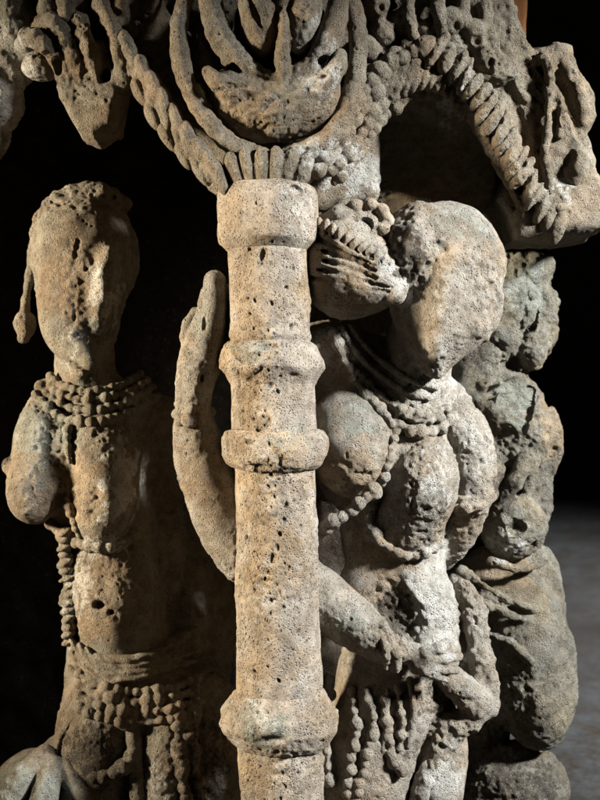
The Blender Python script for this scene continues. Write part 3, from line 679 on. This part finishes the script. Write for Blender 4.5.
for i, p in enumerate(curve([(438, 52, 4), (462, 70, 2), (482, 98, 2), (502, 134, 6), (520, 168, 12), (540, 204, 20), (558, 224, 28)], 13)):
    c.ell(p[0] + rr.uniform(-2, 2), p[1], p[2], 19 * rr.uniform(.8, 1.15), 7.5 * rr.uniform(.8, 1.15), 13, a=116 + rr.uniform(-10, 10), k=1.5)
    c.ell(p[0] - 14, p[1] + 10, p[2] + 10, 9, 5.5, 9, a=60, k=1.5)
c.rope([(418, 74, 12, 9), (448, 92, 12, 9), (466, 112, 14, 7)], 9, pitch=10, tilt=50, seed=105, lobe=.5)
part('garland', c, 'canopy', cn, rough=.8, pit=.7, lump=1.2, label='twisted garland falling to the right end')
# rosette frieze above right
c = Carve()
for i, (x, y) in enumerate([(378, 6), (404, 24), (430, -4), (452, 24), (384, 34), (470, 0), (474, 38), (366, 52), (426, 34), (488, 62), (456, 48)]):
    c.ell(x, y, 18 + (i % 3) * 4, 14 + (i % 2) * 3, 18 - (i % 3) * 3, 20, a=i * 31, k=4)
    c.ell(x + 3, y + 2, -2, 5, 6, 6, a=i * 20, k=2.5, sub=True)
c.tube([(410, -20, 6, 6), (408, 10, 4, 6), (414, 38, 6, 6)], k=3).tube([(440, -20, 6, 6), (438, 10, 4, 6), (444, 40, 8, 5)], k=3).tube([(466, -20, 6, 6), (464, 14, 6, 6), (472, 46, 10, 5)], k=3)
c.tube([(486, -20, 20, 8), (486, 20, 16, 8), (498, 60, 18, 8), (520, 72, 26, 5)], k=4)
part('rosette_frieze', c, 'canopy', cn, rough=.8, pit=.6, lump=1.3)
# end scroll on the right
c = Carve()
c.poly([(518, 66), (534, 56), (552, 50), (566, 54), (572, 76), (588, 100), (591, 122), (582, 140), (591, 165), (588, 186), (560, 192), (546, 180), (534, 150), (520, 110)], 60, 34, rnd=10, k=3)
c.tube([(522, 74, 30, 5), (548, 58, 20, 7), (548, 110, 16, 6), (546, 160, 18, 6), (550, 190, 24, 6)], k=3).tube([(550, 60, 22, 7), (566, 66, 20, 7), (580, 100, 26, 8), (582, 122, 30, 8)], k=3)
c.tube([(554, 88, 22, 6), (562, 112, 18, 6), (560, 136, 20, 6)], k=3)
c.ell(574, 168, 30, 16, 22, 20, k=4).ell(568, 122, 20, 7, 9, 14, k=3, sub=True).ell(562, 84, 20, 5, 14, 10, a=-30, k=3, sub=True).ell(562, 156, 16, 12, 10, 8, k=7, sub=True).ell(532, 100, 18, 8, 24, 9, a=-5, k=8, sub=True)
c.ell(568, 202, 50, 17, 10, 24, k=4).ell(556, 210, 34, 18, 8, 18, k=4)
part('end_scroll', c, 'canopy', cn, rough=.8, pit=.6, lump=1.2, chip=.4)

# ================================================================== masonry behind
wl = thing('wall', 330, 950, 215, 'dark stone wall block behind the carved figures', 'wall')
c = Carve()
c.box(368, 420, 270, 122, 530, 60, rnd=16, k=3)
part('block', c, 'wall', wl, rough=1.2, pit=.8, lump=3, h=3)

def plain(name, verts, faces, mat):
    me = bpy.data.meshes.new(name); me.from_pydata([tuple(v) for v in verts], [], faces); me.update(); me.materials.append(mat)
    o = bpy.data.objects.new(name, me); COL.objects.link(o); return o
def gridded(name, x0, x1, y0, y1, z, nx, ny, mat, amp):
    X, Y = np.meshgrid(np.linspace(x0, x1, nx), np.linspace(y0, y1, ny), indexing='ij')
    P = np.stack([X.ravel(), Y.ravel(), np.zeros(X.size)], 1) * 1000
    Z = z + amp * (vnoise(P, 260, 0) + .5 * vnoise(P, 90, 1))
    V = np.stack([X.ravel(), Y.ravel(), Z], 1)
    i = np.arange((nx - 1) * (ny - 1)); a = (i // (ny - 1)) * ny + i % (ny - 1)
    me = bpy.data.meshes.new(name); me.from_pydata(V.tolist(), [], np.stack([a, a + ny, a + ny + 1, a + 1], 1).tolist()); me.materials.append(mat)
    for p in me.polygons: p.use_smooth = True
    o = bpy.data.objects.new(name, me); COL.objects.link(o); return o
def flagstone():
    m = stone('worn_floor_stone', (.20, .20, .195), (.16, .12, .09), (.21, .225, .23), bump=.6, warmth=.3, fine=.4)
    nt = m.node_tree; bs = nt.nodes['Principled BSDF']; old = bs.inputs['Base Color'].links[0].from_socket
    tc = nt.nodes.new('ShaderNodeTexCoord'); mp = nt.nodes.new('ShaderNodeMapping'); mp.inputs['Scale'].default_value = (1.1, 1.0, 1); mp.inputs['Location'].default_value = (.3, .35, 0)
    n = nt.nodes.new('ShaderNodeTexNoise'); n.inputs['Scale'].default_value = 1.2; n.inputs['Detail'].default_value = 5
    r = nt.nodes.new('ShaderNodeMapRange'); r.inputs['From Min'].default_value = .44; r.inputs['From Max'].default_value = .72
    x = nt.nodes.new('ShaderNodeMix'); x.data_type = 'RGBA'; x.inputs[7].default_value = (.095, .078, .065, 1)
    nt.links.new(tc.outputs['Object'], mp.inputs[0]); nt.links.new(mp.outputs[0], n.inputs['Vector']); nt.links.new(n.outputs['Fac'], r.inputs['Value'])
    nt.links.new(r.outputs[0], x.inputs[0]); nt.links.new(old, x.inputs[6]); nt.links.new(x.outputs[2], bs.inputs['Base Color'])
    return m
fm = flagstone()
FZ = -.62
tag(gridded('floor', -3, 5, -2, 7, FZ, 220, 220, fm, .006), kind='structure')
# plinth under the carvings
c = Carve(); c.box(300, 1000, 140, 300, 44, 250, rnd=8, k=2)
pl = thing('plinth', 300, 1000, 140, 'low stone plinth carrying the column and the carved figures', 'plinth')
part('plinth_block', c, 'wall', pl, rough=.8, lump=2, h=5)
# far wall of the hall
bw = gridded('wall', -4, 6, 0, 3.4, 0, 120, 60, M['wall'], .01)
bw.rotation_euler = (math.radians(90), 0, 0); bw.location = (0, 6.5, FZ)
tag(bw, 'dim far wall of the hall, beyond the floor at the right edge', 'wall')
c = Carve(); c.box(-110, 400, 640, 350, 900, 60, rnd=10, k=2)  # wall added as a dark backing; its darkness is in the colour
pr = thing('wall', -250, 950, 640, 'stone wall added behind the left woman, its unlit darkness painted into the colour', 'wall')
part('block', c, 'unlit_black', pr, rough=.8, lump=2, h=8)
# orange brick pier far behind the canopy, and dark pillar on the right
def brick():
    m = bpy.data.materials.new('orange_brick'); m.use_nodes = True; nt = m.node_tree; b = nt.nodes['Principled BSDF']; b.inputs['Roughness'].default_value = .9
    n = nt.nodes.new('ShaderNodeTexNoise'); n.inputs['Scale'].default_value = 30; r = nt.nodes.new('ShaderNodeValToRGB')
    r.color_ramp.elements[0].color = (.30, .11, .04, 1); r.color_ramp.elements[1].color = (.62, .27, .10, 1)
    nt.links.new(n.outputs['Fac'], r.inputs[0]); nt.links.new(r.outputs[0], b.inputs['Base Color']); return m
M['brick'] = brick()
br = thing('brick_pier', 515, 20, 420, 'small orange brick end just behind the top right of the canopy', 'brick')
c = Carve(); c.box(506, 0, 236, 15, 50, 40, rnd=5, k=2)
part('bricks', c, 'brick', br, rough=.8, h=2)

# ------------------------------------------------------------------ light
def area(name, loc, target, size, power, col, sy=None):
    l = bpy.data.lights.new(name, 'AREA'); l.shape = 'RECTANGLE'; l.size = size; l.size_y = sy or size; l.energy = power; l.color = col
    o = bpy.data.objects.new(name, l); COL.objects.link(o); o.location = loc
    import mathutils
    o.rotation_euler = (mathutils.Vector(target) - mathutils.Vector(loc)).to_track_quat('-Z', 'Y').to_euler(); return o
def beam(name, loc, target, half, power, col, radius):
    import mathutils
    l = bpy.data.lights.new(name, 'SPOT'); l.spot_size = math.radians(2 * half); l.spot_blend = .85; l.energy = power; l.color = col; l.shadow_soft_size = radius
    o = bpy.data.objects.new(name, l); COL.objects.link(o); o.location = loc
    o.rotation_euler = (mathutils.Vector(target) - mathutils.Vector(loc)).to_track_quat('-Z', 'Y').to_euler(); return o
beam('doorway_light_left', (-1.8, -.40, .22), (-.03, .03, -.02), 17.5, 610, (1.0, .87, .67), .11)
beam('doorway_light_right', (1.6, -.84, .88), (.13, .03, -.08), 17, 800, (.95, .98, 1.0), .11)
beam('doorway_light_floor', (2.6, .2, 1.9), (1.1, 1.9, FZ), 36, 800, (.84, .92, 1.0), .12)
bpy.data.lights['doorway_light_floor'].spot_blend = 1.0
w = bpy.data.worlds.new('World'); scene.world = w; w.use_nodes = True
w.node_tree.nodes['Background'].inputs[0].default_value = (.55, .65, .8, 1); w.node_tree.nodes['Background'].inputs[1].default_value = .002

# ------------------------------------------------------------------ camera
cd = bpy.data.cameras.new('camera'); cam = bpy.data.objects.new('camera', cd); COL.objects.link(cam); scene.camera = cam
cam.location = (0, -D * .001, 0); cam.rotation_euler = (math.radians(90), 0, 0)
cd.sensor_fit = 'VERTICAL'; cd.sensor_height = 24; cd.lens = 24 * D / 800; cd.clip_start = .01; cd.clip_end = 60
cd.dof.use_dof = True; cd.dof.focus_distance = 1.09; cd.dof.aperture_fstop = 4.5
scene.view_settings.view_transform = 'Standard'; scene.view_settings.look = 'None'; scene.view_settings.exposure = 0; scene.view_settings.gamma = 1
for o in list(bpy.data.objects):
    if '_o' in o.keys(): del o['_o']
print('built in %.0fs' % (time.time() - T0))
